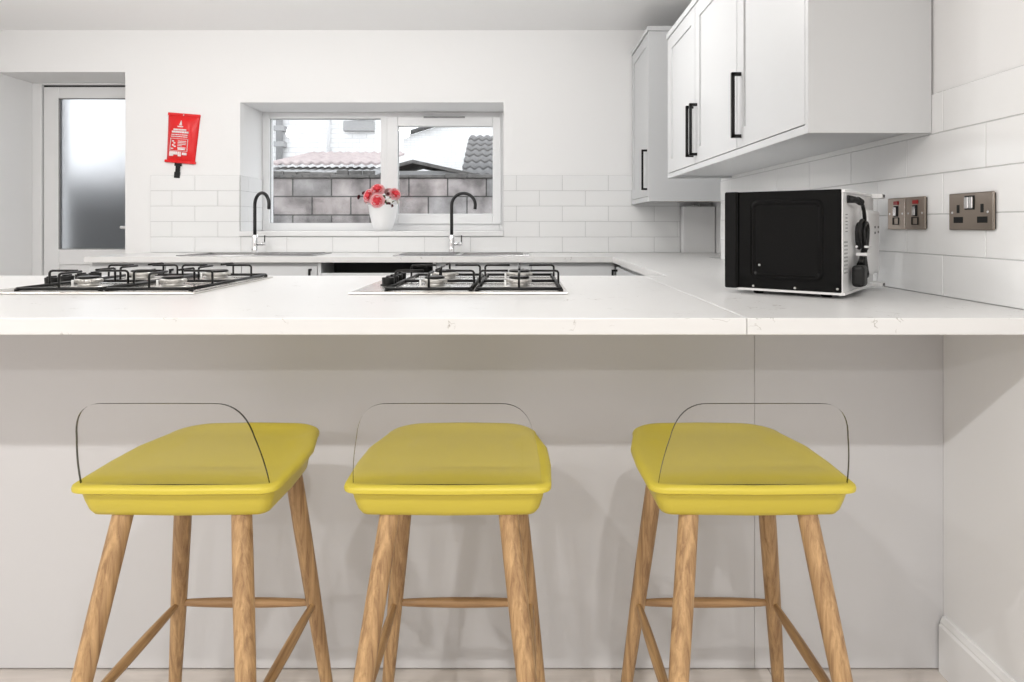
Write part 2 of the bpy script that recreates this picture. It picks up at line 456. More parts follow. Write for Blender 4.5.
def bevel_mod(o, w=.0018, seg=2):
    m = o.modifiers.new('bevel', 'BEVEL'); m.width = w; m.segments = seg; m.limit_method = 'ANGLE'; m.angle_limit = math.radians(40)
seam = .4185
bm = slab([-2.0, seam-.0004], [D1, D3], CB, CT, set())
o = obj('worktop', bm, M['quartz']); bevel_mod(o)
tag(o, 'long white quartz worktop of the breakfast bar carrying both gas hobs', 'worktop')
bm = slab([seam+.0004, .50, XR], [D1, D3, DF-.0008], CB, CT, {(0,1)})
o = obj('worktop', bm, M['quartz']); bevel_mod(o)
tag(o, 'white quartz worktop along the right wall carrying the black microwave', 'worktop')
s1 = (-1.965, -1.185); s2 = (-.735, .045)
sy = (3.745, 4.115)
def bowl_x(s, side): return (s[0]+.04, s[0]+.40) if side < 0 else (s[1]-.40, s[1]-.04)
b1 = bowl_x(s1, -1); b2 = bowl_x(s2, 1)
bm = slab([-2.43, b1[0], b1[1], b2[0], b2[1], XR, 1.232], [DF, sy[0]+.03, sy[1]-.03, DB-.001], CB, CT, {(1,1), (3,1)})
o = obj('worktop', bm, M['quartz']); bevel_mod(o)
tag(o, 'white quartz worktop under the window holding both sinks', 'worktop')

# ---- breakfast bar back panels
bm = nb(); box(bm, -1.98, .5655, D2, D2+.018, .004, CB-.001, bev=.0008, seg=1)
tag(obj('back_panel', bm, M['panel']), 'long pale grey panel under the breakfast bar behind the two left stools', 'panel')
bm = nb(); box(bm, .5661, XR+.0035, D2, D2+.018, .004, CB-.001, bev=.0008, seg=1)
tag(obj('back_panel', bm, M['panel']), 'short pale grey panel under the breakfast bar next to the right wall', 'panel')

# ------------------------------------------------------------------ cabinet pieces (local: x width, z up, front faces -y at y=0)
def shaker_bm(w, z0, z1, t=.02, st=.062, rec=.006):
    bm = nb()
    box(bm, 0, st, 0, t, z0, z1); box(bm, w-st, w, 0, t, z0, z1)
    box(bm, st, w-st, 0, t, z0, z0+st); box(bm, st, w-st, 0, t, z1-st, z1)
    box(bm, st-.001, w-st+.001, rec, t-.001, z0+st-.001, z1-st+.001)
    return bm
def handle_bm(z0, z1, x, r=.0055, out=.032):
    bm = nb()
    box(bm, x-r, x+r, -out, -out+2*r, z0, z1, bev=.001, seg=1)
    box(bm, x-r, x+r, -out+.001, .0005, z0, z0+2*r); box(bm, x-r, x+r, -out+.001, .0005, z1-2*r, z1)
    return bm
def bar_bm(x0, x1, z, r=.0055, out=.032):
    bm = nb()
    box(bm, x0, x1, -out, -out+2*r, z-r, z+r, bev=.001, seg=1)
    box(bm, x0, x0+2*r, -out+.001, .0005, z-r, z+r); box(bm, x1-2*r, x1, -out+.001, .0005, z-r, z+r)
    return bm
def place_xf(o, x, y, rz): o.location = (x, y, 0); o.rotation_euler = (0,0,rz)
def wall_cabinet(label, loc, rz, width, depth, zb, zd0, zd1, zt, doors, group=None, endpanels=(0,0), bmat=None):
    """local x runs along the front, doors = list of (x0,x1,handle_x,hz0,hz1)"""
    t = thing('wall_cabinet', label, 'cabinet', (loc[0], loc[1], 0), rz, group)
    bm = nb()
    e0, e1 = endpanels
    box(bm, e0, width-e1, .022, depth, zd0-.012, zt-.028)
    obj('carcass', bm, M['cab'], t)
    if e0:
        bm = nb(); box(bm, 0, e0-.0005, 0, depth, zb, zt-.028, bev=.0008, seg=1); obj('end_panel', bm, M['cab'], t)
    if e1:
        bm = nb(); box(bm, width-e1+.0005, width, 0, depth, zb, zt-.028, bev=.0008, seg=1); obj('end_panel', bm, M['cab'], t)
    bm = nb(); box(bm, e0, width-e1, .0, .018, zb, zd0-.003, bev=.001, seg=1); obj('light_rail', bm, M['cab'], t)
    bm = nb(); box(bm, -.004 if e0 else 0, width+(.004 if e1 else 0), -.006, depth, zt-.026, zt, bev=.001, seg=1); obj('cornice', bm, M['cab'], t)
    for (a, b, hx, h0, h1) in doors:
        d = obj('door', shaker_bm(b-a-.003, zd0, zd1), M['cab'], t); d.location = (a+.0015, 0, 0)
        obj('handle', handle_bm(h0, h1, hx-a-.0015), M['black'], d)
    return t
# near run on right wall: front faces -x. local x -> world -y?  rz=-90deg: local x->(0,-1), local y->(1,0)
XF = .713
def near_cab(label, d0, d1, doors, ep=(0,0)):
    # d0<d1 world depth; local x = d1 - D
    ds = [(d1-b, d1-a, d1-h, Zr(.287), Zr(.500)) for (a, b, h) in doors]
    return wall_cabinet(label, (XF, d1), -PI/2, d1-d0, XR-.001-XF, Zr(.232), Zr(.257), Zr(.910), Zr(.938), ds, None, ep)
near_cab('white shaker wall cabinet nearest the camera, above the microwave, single door', 1.645, 2.189, [(1.663, 2.189, 2.150)], (0, .018))
near_cab('white shaker double-door wall cabinet between the near single-door one and the corner cabinet', 2.191, 3.230,
         [(2.191, 2.718, 2.690), (2.720, 3.212, 2.748)], (.018, 0))
t = wall_cabinet('taller white wall cabinet hung in the far corner beside the back wall', (XF, DB-.002), -PI/2, DB-.002-3.724, 1.233-XF,
             Zr(.139), Zr(.170), Zr(1.095), Zr(1.128), [(0, DB-.002-3.724-.018, DB-.002-3.765, Zr(.205), Zr(.436))], None, (0, .018))
bm = nb(); box(bm, .40, DB-.002-3.724-.019, .12, .50, Zr(.143), Zr(.157)); obj('base_board', bm, M['cab_in'], t)

# boxed pipe below it
bm = nb(); box(bm, 1.029, 1.229, 4.20, DB+.007, CT+.0005, Zr(.124), bev=.001, seg=1)
bx = obj('pipe_boxing', bm, M['wall']); tag(bx, 'white boxed-in pipe casing on the worktop in the far corner', 'boxing')
for x in (1.10, 1.14):
    bm = nb(); tube(bm, [(x, 4.235, Zr(.1242)), (x, 4.235, Zr(.1385))], .010)
    obj('pipe', bm, M['alu'], bx)

# ---- base units, back run (front faces -y)
def base_unit(label, loc, rz, w, depth, hx=None, nd=1):
    t = thing('base_cabinet', label, 'cabinet', (loc[0], loc[1], 0), rz)
    bm = nb(); box(bm, 0, .018, .022, depth, .15, CB-.001); box(bm, w-.018, w, .022, depth, .15, CB-.001); box(bm, .018, w-.018, .022, depth, .15, .168); box(bm, .018, w-.018, depth-.012, depth, .168, CB-.25); box(bm, .018, w-.018, .022, .04, CB-.06, CB-.001); box(bm, .003, w-.003, .06, .078, .003, .15)
    obj('carcass', bm, M['cab'], t)
    for i in range(nd):
        dw = w/nd
        d = obj('door', shaker_bm(dw-.004, .153, CB-.022), M['cab'], t); d.location = (dw*i+.002, 0, 0)
        if hx is not None: obj('handle', handle_bm(CB-.25, CB-.035, (dw-hx if i == 0 and nd == 2 else hx)), M['black'], d)
    return t
yb = DF + .02; dep = DB - .004 - yb
base_unit('white base cabinet at the left end of the back run', (-2.41, yb), 0, .42, dep, .36)
base_unit('white double-door base cabinet under the left sink, left of the open bay', (-1.988, yb), 0, .847, dep, .385, 2)
t = thing('appliance_bay', 'open dark appliance bay in the back run between the two sinks', 'cabinet', (-1.139, yb, 0))
for x in (0, .642):
    bm = nb(); box(bm, x, x+.018, 0, dep, .003, CB-.001); obj('side_panel', bm, M['cab'], t)
bm = nb(); box(bm, .02, .64, .25, dep, .15, CB-.003); obj('back_board', bm, M['ext_dark'], t)
bm = nb(); box(bm, .02, .64, .0, .02, .15, CB-.060, bev=.001); obj('lower_front', bm, M['cab'], t)
base_unit('white base cabinet under the right sink, beside the open bay', (-.477, yb), 0, .527, dep, .48)
base_unit('white base cabinet nearest the inner corner of the back run', (.052, yb), 0, .465, dep)
# right run fronts face -x
base_unit('white base cabinet under the right worktop, nearest the inner corner', (.52, DF-.01), -PI/2, .65, XR-.52-.004, .05)
base_unit('white base cabinet under the right worktop, behind the breakfast bar', (.52, 2.995), -PI/2, .70, XR-.52-.004, .05)
# breakfast bar units, fronts face +y
for i, lab in enumerate(('white base cabinet under the breakfast bar at its open left end', 'white base cabinet under the breakfast bar below the left hob',
                         'white base cabinet under the breakfast bar below the right hob')):
    base_unit(lab, (-1.17+.80*i, 2.245), PI, .79, 2.245-D2-.022, .05)

# ------------------------------------------------------------------ hobs
def make_hob(label, x0):
    w, y0, y1 = .548, 1.645, 2.17
    t = thing('gas_hob', label, 'hob', (x0, y0, CT), 0, None)
    L = y1-y0
    bm = nb(); box(bm, 0, w, 0, L, .0003, .005, bev=.0018)
    box(bm, .012, w-.012, .012, L-.012, .0045, .0065, bev=.001, seg=1)
    obj('hob_plate', bm, M['steel'], t)
    zt = .0065
    gx0, gx1 = .088, w-.013
    mid = (gx0+gx1)/2
    yc = (.135, L-.135)
    for (a, b) in ((gx0, mid-.004), (mid+.004, gx1)):
        bm = nb(); r = .0042; zb = zt+.006
        ya, yb_ = .02, L-.02
        cs = [(a+.004, ya), (b-.004, ya), (b-.004, yb_), (a+.004, yb_)]
        for i in range(4):
            p, q = cs[i], cs[(i+1)%4]
            tube(bm, [(p[0], p[1], zb), (q[0], q[1], zb)], .0044, 8)
        cx = (a+b)/2; H = .044
        tube(bm, [(a, L/2, zb), (b, L/2, zb)], r, 8)
        for y in yc:
            for sx, xs in ((1, a+.004), (-1, b-.004)):
                for dy in (0,):
                    tube(bm, [(xs, y, zb), (xs, y, zt+H-.006), (xs+sx*.003, y, zt+H-.0015), (xs+sx*.008, y, zt+H), (cx-sx*.030, y, zt+H)], .0031, 8)
            for sgn in (-1, 1):
                ys = y + sgn*.115 if True else 0
                if ys < ya: ys = ya
                if ys > yb_: ys = yb_
                tube(bm, [(cx, ys, zb), (cx, ys, zt+H-.006), (cx, ys-sgn*.003, zt+H-.0015), (cx, ys-sgn*.008, zt+H), (cx, y+sgn*.030, zt+H)], .0031, 8)
        for (fx, fy) in cs: lathe(bm, [(.006, zt), (.006, zb)], (fx, fy, 0), 10)
        obj('pan_support', bm, M['iron'], t)
        for j, y in enumerate(yc):
            R = .031 if j == 0 else .037
            bm = nb(); lathe(bm, [(R+.012, zt), (R+.012, zt+.003), (R+.002, zt+.004), (R-.006, zt+.006), (R-.006, zt+.013), (R+.001, zt+.014), (R+.001, zt+.022), (R-.006, zt+.0235)], (cx, y, 0), 32)
            for k in range(24):
                an = 2*PI*k/24
                box(bm, R-.002, R+.0025, -.0015, .0015, zt+.014, zt+.021, mat=Matrix.Translation((cx, y, 0)) @ Matrix.Rotation(an, 4, 'Z'))
            bo = obj('burner', bm, M['alu'], t)
            bm = nb(); lathe(bm, [(R-.008, zt+.0236), (R-.004, zt+.0245), (R-.004, zt+.028), (R-.008, zt+.030)], (cx, y, 0), 32)
            obj('burner_cap', bm, M['iron'], bo)
            bm = nb(); tube(bm, [(cx-R-.006, y-.01, zt+.0002), (cx-R-.006, y-.01, zt+.02)], .003, 8)
            obj('igniter', bm, M['pot'], bo)
    for k in range(4):
        y = .185 + .062*k
        bm = nb(); lathe(bm, [(.021, zt), (.021, zt+.003), (.0165, zt+.004), (.0175, zt+.020), (.0165, zt+.022)], (.062, y, 0), 24)
        box(bm, .0585, .0655, y-.017, y+.017, zt+.0215, zt+.026, bev=.001, seg=1)
        obj('knob', bm, M['dark'], t, smooth=40)
    return t
make_hob('stainless steel gas hob set in the breakfast bar at right, between left hob and microwave', -.433)
make_hob('stainless steel gas hob at the left end of the breakfast bar, cut by the frame', -1.366)

# ------------------------------------------------------------------ sinks
def make_sink(label, s, b, drain_right):
    t = thing('kitchen_sink', label, 'sink', ((s[0]+s[1])/2, (sy[0]+sy[1])/2, CT))
    ox, oy = -(s[0]+s[1])/2, -(sy[0]+sy[1])/2
    by0, by1 = sy[0]+.032, sy[1]-.032; bx0, bx1 = b[0]+.002, b[1]-.002
    T = .006
    xs = [s[0], bx0, bx1, s[1]]; ys = [sy[0], by0, by1, sy[1]]
    bm = slab(xs, ys, .0004, T, {(1,1)})
    bmesh.ops.translate(bm, verts=bm.verts, vec=(ox, oy, 0))
    pl = obj('sink_rim', bm, M['sinksteel'], t); bevel_mod(pl, .002)
    bm = nb(); d = -.17; q = .012
    def rr(x0, x1, y0, y1, z): return [bm.verts.new((x+ox, y+oy, z)) for x, y in ((x0,y0),(x1,y0),(x1,y1),(x0,y1))]
    r0 = rr(bx0, bx1, by0, by1, T-.0005); r1 = rr(bx0+.002, bx1-.002, by0+.002, by1-.002, -.02); r2 = rr(bx0+q, bx1-q, by0+q, by1-q, d)
    for a, c in ((r0, r1), (r1, r2)):
        for i in range(4): bm.faces.new((a[i], a[(i+1)%4], c[(i+1)%4], c[i]))
    bm.faces.new(r2)
    obj('bowl', bm, M['sinksteel'], t)
    bm = nb()
    gx0, gx1 = (bx1+.03, s[1]-.03) if drain_right else (s[0]+.03, bx0-.03)
    k = 0; y = by0+.01
    while y < by1-.01:
        box(bm, gx0+ox, gx1+ox, y+oy, y+.010+oy, T-.001, T+.0035, bev=.0015, seg=1); y += .028
    obj('drainer', bm, M['sinksteel'], t)
    bm = nb(); lathe(bm, [(.035, d+.0005), (.035, d+.003), (.02, d+.002)], ((bx0+bx1)/2+ox, (by0+by1)/2+oy, 0), 24); obj('plug_hole', bm, M['chrome'], t)
make_sink('inset steel sink with drainer on the left, below the left end of the window', s1, b1, True)
make_sink('inset steel sink with drainer on the right, below the right half of the window', s2, b2, False)

def make_tap(label, x, y, rz, top, reach):
    t = thing('kitchen_tap', label, 'tap', (x, y, CT), rz)
    bm = nb(); lathe(bm, [(.026, .0003), (.026, .004), (.020, .006), (.0185, .05), (.0185, .112), (.015, .116), (.0125, .117)], n=24)
    obj('tap_body', bm, M['chrome'], t)
    R = reach/2; zc = top - R
    pts = [(0,0,.112), (0,0,.16), (0,0,zc-.03), (0,0,zc)]
    for k in range(1, 15):
        a = PI - (PI*1.06)*k/14
        pts.append((R+R*math.cos(a), 0, zc+R*math.sin(a)))
    e = Vector(pts[-1]); d = (e-Vector(pts[-2])).normalized(); pts.append(tuple(e+d*.012))
    bm = nb(); tube(bm, pts, .0105, 14)
    obj('spout', bm, M['blacksoft'], t)
    bm = nb(); tube(bm, [pts[-1], tuple(Vector(pts[-1])+d*.004)], .0085, 12); obj('nozzle', bm, M['chrome'], t)
    bm = nb(); tube(bm, [(.015,0,.058), (.050,0,.058)], .013, 16); tube(bm, [(.050,0,.058), (.068,0,.058)], [.013,.011], 16)
    lv = obj('lever', bm, M['chrome'], t)
    lv.rotation_euler = (0,0,-rz)
    bm = nb(); tube(bm, [(.061,0,.066), (.063,0,.112)], .0035, 10); lh = obj('lever_pin', bm, M['black'], lv)
    bm = nb(); box(bm, -.004, .004, -.0195, -.014, .012, .030, bev=.002); obj('mark', bm, M['dark'], t)
make_tap('black swan-neck tap with chrome body, at the left sink, spout turned sideways', -1.690, 4.175, math.radians(-35), .378, .150)
make_tap('black swan-neck tap with chrome body, at the right sink beside the flower pot', -.445, 4.175, 0, .378, .150)

# ------------------------------------------------------------------ fire blanket pouch on the back wall
fb = thing('fire_blanket', 'red fire blanket pouch with black pull strap hung on the back wall', 'fire blanket', (-2.203, DB+.0075, Zr(.567)), 0)
tilt = Matrix.Rotation(math.radians(4.5), 4, 'Y')
bm = nb()
W0, W1, H = .103, .100, .155
NX, NZ = 14, 20
def pz(u, v):   # u,v in -1..1
    x = u*(W0 - .006*(1-v)) ; z = v*H
    puff = .030*(1-abs(u)**3.0)*(1-abs(v)**4.0)
    return x, puff + .004, z
grid = [[None]*(NZ+1) for _ in range(NX+1)]; back = [[None]*(NZ+1) for _ in range(NX+1)]
for i in range(NX+1):
    for j in range(NZ+1):
        u = -1+2*i/NX; v = -1+2*j/NZ
        x, p, z = pz(u, v); p += .0022*math.sin(9*u+7*v)*(1-u*u)
        grid[i][j] = bm.verts.new((x, -p, z)); back[i][j] = bm.verts.new((x, 0, z))
for i in range(NX):
    for j in range(NZ):
        f = bm.faces.new((grid[i][j], grid[i+1][j], grid[i+1][j+1], grid[i][j+1])); f.smooth = True
        bm.faces.new((back[i][j], back[i][j+1], back[i+1][j+1], back[i+1][j]))
for i in range(NX):
    bm.faces.new((back[i][0], back[i+1][0], grid[i+1][0], grid[i][0])); bm.faces.new((grid[i][NZ], grid[i+1][NZ], back[i+1][NZ], back[i][NZ]))
for j in range(NZ):
    bm.faces.new((grid[0][j], grid[0][j+1], back[0][j+1], back[0][j])); bm.faces.new((grid[NX][j+1], grid[NX][j], back[NX][j], back[NX][j+1]))
# seams and bottom corner lugs
box(bm, -W0-.002, W0+.002, -.010, 0, H-.010, H+.008, bev=.003)
box(bm, -W0+.002, W0-.004, -.016, 0, -H-.006, -H+.012, bev=.004)
o = obj('pouch', bm, M['red'], fb); o.matrix_local = tilt
pr = nb()
def mark(x0, x1, z0, z1):
    cx, cz = (x0+x1)/2/W0, (z0+z1)/2/H
    _, p, _ = pz(cx, cz)
    p = max(pz(x0/W0, cz)[1], pz(x1/W0, cz)[1], p)
    box(pr, x0, x1, -p-.0042, -p+.002, z0, z1)
# emblem, rows of print, pictogram box and the lower words, all only blotches at this size
for k in range(4): mark(-.008+.002*k-.004, .008-.002*k-.004, .082+.008*k, .089+.008*k)
mark(-.022, .012, .070, .077)
rr_ = random.Random(3)
for (z, half, h) in ((.048, .040, .010), (.032, .050, .012), (.018, .052, .005), (.006, .054, .005)):
    x = -half - .006
    while x < half - .010:
        w = rr_.uniform(.006, .014); mark(x, min(x+w, half), z, z+h); x += w + .003
for (x0, x1, z0, z1) in ((-.064,-.062,-.082,-.004), (.048,.050,-.082,-.004), (-.064,.050,-.006,-.004), (-.064,.050,-.084,-.082)): mark(x0, x1, z0, z1)
for (x, z) in ((-.050,-.018), (-.040,-.030), (-.048,-.044), (-.036,-.052), (-.054,-.066)):
    mark(x, x+.012, z-.008, z)
for z in (-.018, -.028, -.038, -.048, -.060): 
    mark(-.012, .040 if z != -.048 else .015, z-.004, z)
mark(-.010, .036, -.076, -.066)
x = -.066
while x < .010:
    w = rr_.uniform(.007, .012); mark(x, x+w, -.108 - rr_.choice((0,.010)), -.088); x += w+.003
mark(.018, .046, -.108, -.092)
o = obj('printed_text', pr, M['white_print'], fb); o.matrix_local = tilt
bm = nb(); box(bm, -.026, .020, -.008, -.002, -.180, -H, bev=.002); box(bm, -.017, .012, -.009, -.003, -.222, -.176, bev=.002); box(bm, -.022, .016, -.012, -.004, -.258, -.218, bev=.003)
o = obj('pull_strap', bm, M['strap'], fb); o.matrix_local = tilt @ Matrix.Translation((-.012,0,0))
bm = nb(); lathe(bm, [(.005, 0), (.005, .004), (.002, .006)], n=12, mat=tilt @ Matrix.Translation((0, -.010, H-.004)) @ Matrix.Rotation(PI/2, 4, 'X')); obj('eyelet', bm, M['chrome'], fb)

# ------------------------------------------------------------------ flower pot
pf = thing('flower_pot', 'white pot of red and pink artificial roses on the window sill', 'flower pot', (-.935, 4.44, Zr(-.0345)))
bm = nb(); lathe(bm, [(.048,.0004), (.055,.004), (.074,.05), (.088,.11), (.0945,.165), (.096,.176), (.091,.176), (.084,.14)], n=40)
obj('pot', bm, M['pot'], pf)
bm = nb(); lathe(bm, [(.082,.14), (.082,.150), (.03,.165)], n=24); obj('moss', bm, M['leaf'], pf)
def petal(bm, r, tilt_, yaw, base, mi=0, cup=.35, wid=.8):
    n, m = 5, 5; g = []
    for i in range(n+1):
        v = i/n; row = []
        for j in range(m+1):
            u = -1+2*j/m
            w = wid*r*math.sin(PI*min(.12+.80*v, 1))**.6
            x = u*w; y = cup*r*(u*u)*.5 ; z = r*v*(1-.12*u*u)
            p = Vector((x, -y + .25*r*v*v, z))
            p = Matrix.Rotation(-tilt_, 3, 'X') @ p
            p.y += -.08*r
            p = Matrix.Rotation(yaw, 3, 'Z') @ p
            row.append(bm.verts.new(p))
        g.append(row)
    for i in range(n):
        for j in range(m):
            f = bm.faces.new((g[i][j], g[i][j+1], g[i+1][j+1], g[i+1][j])); f.smooth = True; f.material_index = mi
    return [v for r_ in g for v in r_]
def rose(name, c, R, aim, mats, rings_=((3,.15,.55),(5,.5,.75),(6,.95,.95),(8,1.40,1.12))):
    bm = nb()
    lathe(bm, [(.01*R,-.02*R), (.28*R,.15*R), (.22*R,.5*R), (.05*R,.58*R)], n=10, mi=0)
    for ri, (cnt, tl, sc) in enumerate(rings_):
        for k in range(cnt):
            petal(bm, R*sc, tl, 2*PI*k/cnt + ri*.6, 0, mi=(1 if ri >= len(rings_)-1 or (ri == len(rings_)-2 and k%2) else 0))
    q = Vector(aim).to_track_quat('Z', 'Y').to_matrix().to_4x4()
    bmesh.ops.transform(bm, matrix=Matrix.Translation(c) @ q, verts=bm.verts)
    obj(name, bm, mats, pf)
RP = [M['rose'], M['rose_pale']]
ros = [((-.055,-.05,.215), .036, (-.5,-.9,.3)), ((-.005,-.075,.185), .037, (0,-1,.05)), ((-.012,-.04,.248), .037, (0,-.8,.6)),
       ((.082,-.03,.226), .032, (.6,-.8,.35)), ((-.075,-.02,.20), .026, (-.9,-.5,.2)), ((.04,.05,.235), .032, (.2,.6,.8)), ((-.05,.05,.23), .032, (-.3,.6,.8))]
ros = [((c[0]*1.18-.012, c[1]*1.15, .190+(c[2]-.176)*1.15), R*1.3, aim) for c, R, aim in ros]
for c, R, aim in ros: rose('rose', c, R, aim, RP)
for c, R, aim in (((.055,-.06,.200), .022, (.4,-1,.2)), ((-.02,0,.283), .026, (0,-.4,1)), ((.055,-.005,.262), .022, (.3,-.5,.9)), ((.10,-.01,.198), .018, (.9,-.5,.1)), ((-.045,.0,.262), .02, (-.4,-.5,.9))):
    rose('white_flower', c, R, aim, [M['white_petal'], M['white_petal']], ((4,.5,.8),(6,1.2,1.0)))
for c, R, aim in (((-.148,-.03,.226), .022, (-1,-.6,.3)), ((-.120,-.03,.252), .017, (-.7,-.6,.6)), ((.048,-.06,.246), .014, (.3,-1,.5)), ((.052,-.065,.182), .016, (.2,-1,-.1)), ((.070,-.06,.170), .013, (.5,-1,-.2))):
    rose('rose_bud', c, R, aim, [M['rose_dark'], M['rose_dark']], ((4,.3,.9),(5,.9,1.0)))
rr_ = random.Random(11)
for k in range(34):
    a = rr_.uniform(PI*1.0, PI*2.0) if k < 16 else rr_.uniform(0, PI)
    bm = nb(); R = rr_.uniform(.028, .042)
    petal(bm, R, 1.2, 0, 0, wid=.38, cup=.3)
    rad = rr_.uniform(.03, .085)
    c = Vector((rad*math.cos(a), rad*math.sin(a)*.85, rr_.uniform(.175, .235)))
    aim = Vector((math.cos(a), math.sin(a), rr_.uniform(.0, .9)))
    q = aim.to_track_quat('Y', 'Z').to_matrix().to_4x4()
    bmesh.ops.transform(bm, matrix=Matrix.Translation(c) @ q, verts=bm.verts)
    obj('leaf', bm, M['leaf'], pf)
for c, R, aim in ros[:4]:
    bm = nb(); tube(bm, [(c[0]*.3, c[1]*.3, .15), tuple(Vector(c)-Vector(aim).normalized()*.01)], .0025, 6); obj('stem', bm, M['leaf'], pf)

# ------------------------------------------------------------------ microwave
th = math.radians(38)
mw = thing('microwave', 'black microwave turned sideways on the worktop, its flex tied at the back', 'microwave', (.742, 1.530, CT), PI/2-th)
# local x = along back face away from camera ; local y = towards the door (far left)
MWL, MWW = .278, .365; f0, z1 = .009, .257
R4 = lambda x0,x1,y0,y1,za,zb,bev=0,mi=0: None
bm = nb(); box(bm, .004, MWW-.004, .004, MWL-.03, f0, f0+.008, bev=.001)
box(bm, -.001, MWW, 0, .006, f0, f0+.006)
obj('base_tray', bm, M['galv'], mw)
bm = nb()
box(bm, 0, MWW, .0015, MWL-.034, f0+.006, z1, bev=.003)
# side: pressed square on the face at x=0, as a rounded raised ridge ring
def rrect(y0, y1, z0, z1_, r, n=6):
    pts = []
    for cy, cz, a0 in ((y1-r, z1_-r, 0), (y0+r, z1_-r, PI/2), (y0+r, z0+r, PI), (y1-r, z0+r, 1.5*PI)):
        for k in range(n+1):
            a = a0 + (PI/2)*k/n; pts.append((cy + r*math.cos(a), cz + r*math.sin(a)))
    return pts
def loft_yz(bm, loops, mi=0, cap=True):
    R_ = []
    for pts, x in loops: R_.append([bm.verts.new((x, p[0], p[1])) for p in pts])
    n = len(R_[0])
    for a, b in zip(R_, R_[1:]):
        for k in range(n):
            f = bm.faces.new((a[k], a[(k+1)%n], b[(k+1)%n], b[k])); f.smooth = False; f.material_index = mi
    if cap: bm.faces.new(R_[-1]).material_index = mi
sp0 = (.040, .212, f0+.030, z1-.022)
def sh(d): return (sp0[0]+d, sp0[1]-d, sp0[2]+d, sp0[3]-d)
loft_yz(bm, [(rrect(*sh(0), .018), -.0001), (rrect(*sh(.004), .016), -.0035), (rrect(*sh(.008), .013), -.0035), (rrect(*sh(.013), .010), -.0003)])
shell = obj('outer_shell', bm, M['mwblack'], mw)
for (y, z) in ((.010, f0+.015), (.105, f0+.012), (.205, f0+.012), (.19, f0+.065)):
    bm = nb(); lathe(bm, [(.003,0), (.003,.001), (.0015,.002)], n=10, mat=Matrix.Translation((0, y, z)) @ Matrix.Rotation(-PI/2, 4, 'Y'))
    obj('screw', bm, M['alu'], mw)
bm = nb(); box(bm, -.004, MWW+.004, MWL-.033, MWL, f0+.004, z1+.001, bev=.004); obj('door', bm, M['mwdoor'], mw)
bm = nb(); box(bm, -.0045, .004, MWL-.036, MWL-.033, f0+.006, z1); obj('door_seam', bm, M['mwblack'], mw)
# back face plate
bm = nb(); box(bm, .003, MWW-.003, -.001, .003, f0+.006, z1-.004)
box(bm, 0, MWW, -.006, .001, z1-.007, z1-.001); box(bm, 0, MWW, -.006, .001, f0+.001, f0+.007)
bp = obj('back_plate', bm, M['galv'], mw)
bm = nb(); box(bm, .185, MWW-.02, -.020, 0, f0+.035, z1-.045, bev=.008, seg=3); obj('vent_cover', bm, M['mwvent'], bp)
bm = nb()
for k in range(9):
    for j in range(3): box(bm, .018+.012*j, .024+.012*j, -.0016, -.0005, f0+.05+.009*k, f0+.054+.009*k)
for k in range(6): box(bm, .03, .05, -.0016, -.0005, z1-.10+.008*k, z1-.098+.008*k)
for (x, z) in ((.27,.165), (.27,.150), (.315,.165), (.315,.152)): box(bm, x, x+.016, -.0206, -.0198, z, z+.006)
obj('vent_print', bm, M['ink'], bp)
bm = nb()
for z in (z1-.012, f0-.002): box(bm, MWW-.045, MWW-.006, -.030, 0, z, z+.013, bev=.002)
obj('spacer', bm, M['galv'], bp)
bm = nb()
for z in (z1-.009, f0+.001): box(bm, MWW-.030, MWW-.014, -.0315, -.0295, z, z+.007)
obj('spacer_slot', bm, M['dark'], bp)
for x in (.05, MWW-.05):
    for y in (.045, MWL-.07):
        bm = nb(); lathe(bm, [(.012, .0003), (.014, f0+.001)], (x, y, 0), 16); obj('foot', bm, M['rubber'], mw)
# flex: strain relief, drop, loops, plug
bm = nb()
tube(bm, [(.045,-.002,z1-.022), (.052,-.016,z1-.024), (.07,-.020,z1-.025), (.10,-.020,z1-.030)], [.010,.008,.0065,.0055], 10)
for k in range(4): lathe(bm, [(.0085,0),(.0085,.004)], n=12, mat=Matrix.Translation((.066+.010*k,-.020,z1-.025-.001*k)) @ Matrix.Rotation(PI/2, 4, 'Y'))
pts = []
for k in range(9):
    s = k/8; pts.append((.10+.050*math.sin(s*PI/2), -.020, z1-.030-.060*(1-math.cos(s*PI/2))))
tube(bm, pts, .0045, 8)
def loopc(cx, dy, w, z0, z1_, ph=0):
    n = 28; P_ = []
    for k in range(n+1):
        a = 2*PI*k/n
        x = cx + w*math.cos(a)*(.35+.65*abs(math.sin(a*.5+.4))); z = (z0+z1_)/2 + (z1_-z0)/2*math.sin(a)
        P_.append((x, dy, z))
    tube(bm, P_, .0045, 8, cap=False)
loopc(.128, -.018, .034, .118, z1-.072); loopc(.134, -.026, .028, .115, z1-.078); loopc(.122, -.012, .026, .117, z1-.080)
for (dx, e) in ((.0, .040), (.012, .030), (.024, .055), (.034, .045)):
    tube(bm, [(.125,-.020-dx*.2,.125), (.125+dx*.4,-.022,.095), (.130+dx*1.1,-.022,e+.008), (.136+dx*1.1,-.020,e), (.143+dx*1.0,-.018,e+.014), (.136+dx*.6,-.014,.10)], .0045, 8)
cord = obj('power_cord', bm, M['rubber'], mw)
bm = nb(); tube(bm, [(.125,-.020,.110), (.098,-.020,.085), (.084,-.022,.078)], [.0045,.0055,.008], 10)
box(bm, .052, .102, -.036, -.008, .026, .078, bev=.009, seg=3)
obj('plug', bm, M['rubber'], cord)
bm = nb()
tube(bm, [(.100,-.030,.121), (.152,-.032,.119)], .0028, 8); tube(bm, [(.102,-.010,.121), (.150,-.009,.119)], .0028, 8)
box(bm, .104, .152, -.0325, -.008, .098, .106, bev=.002)
obj('cable_tie', bm, M['mwvent'], cord)

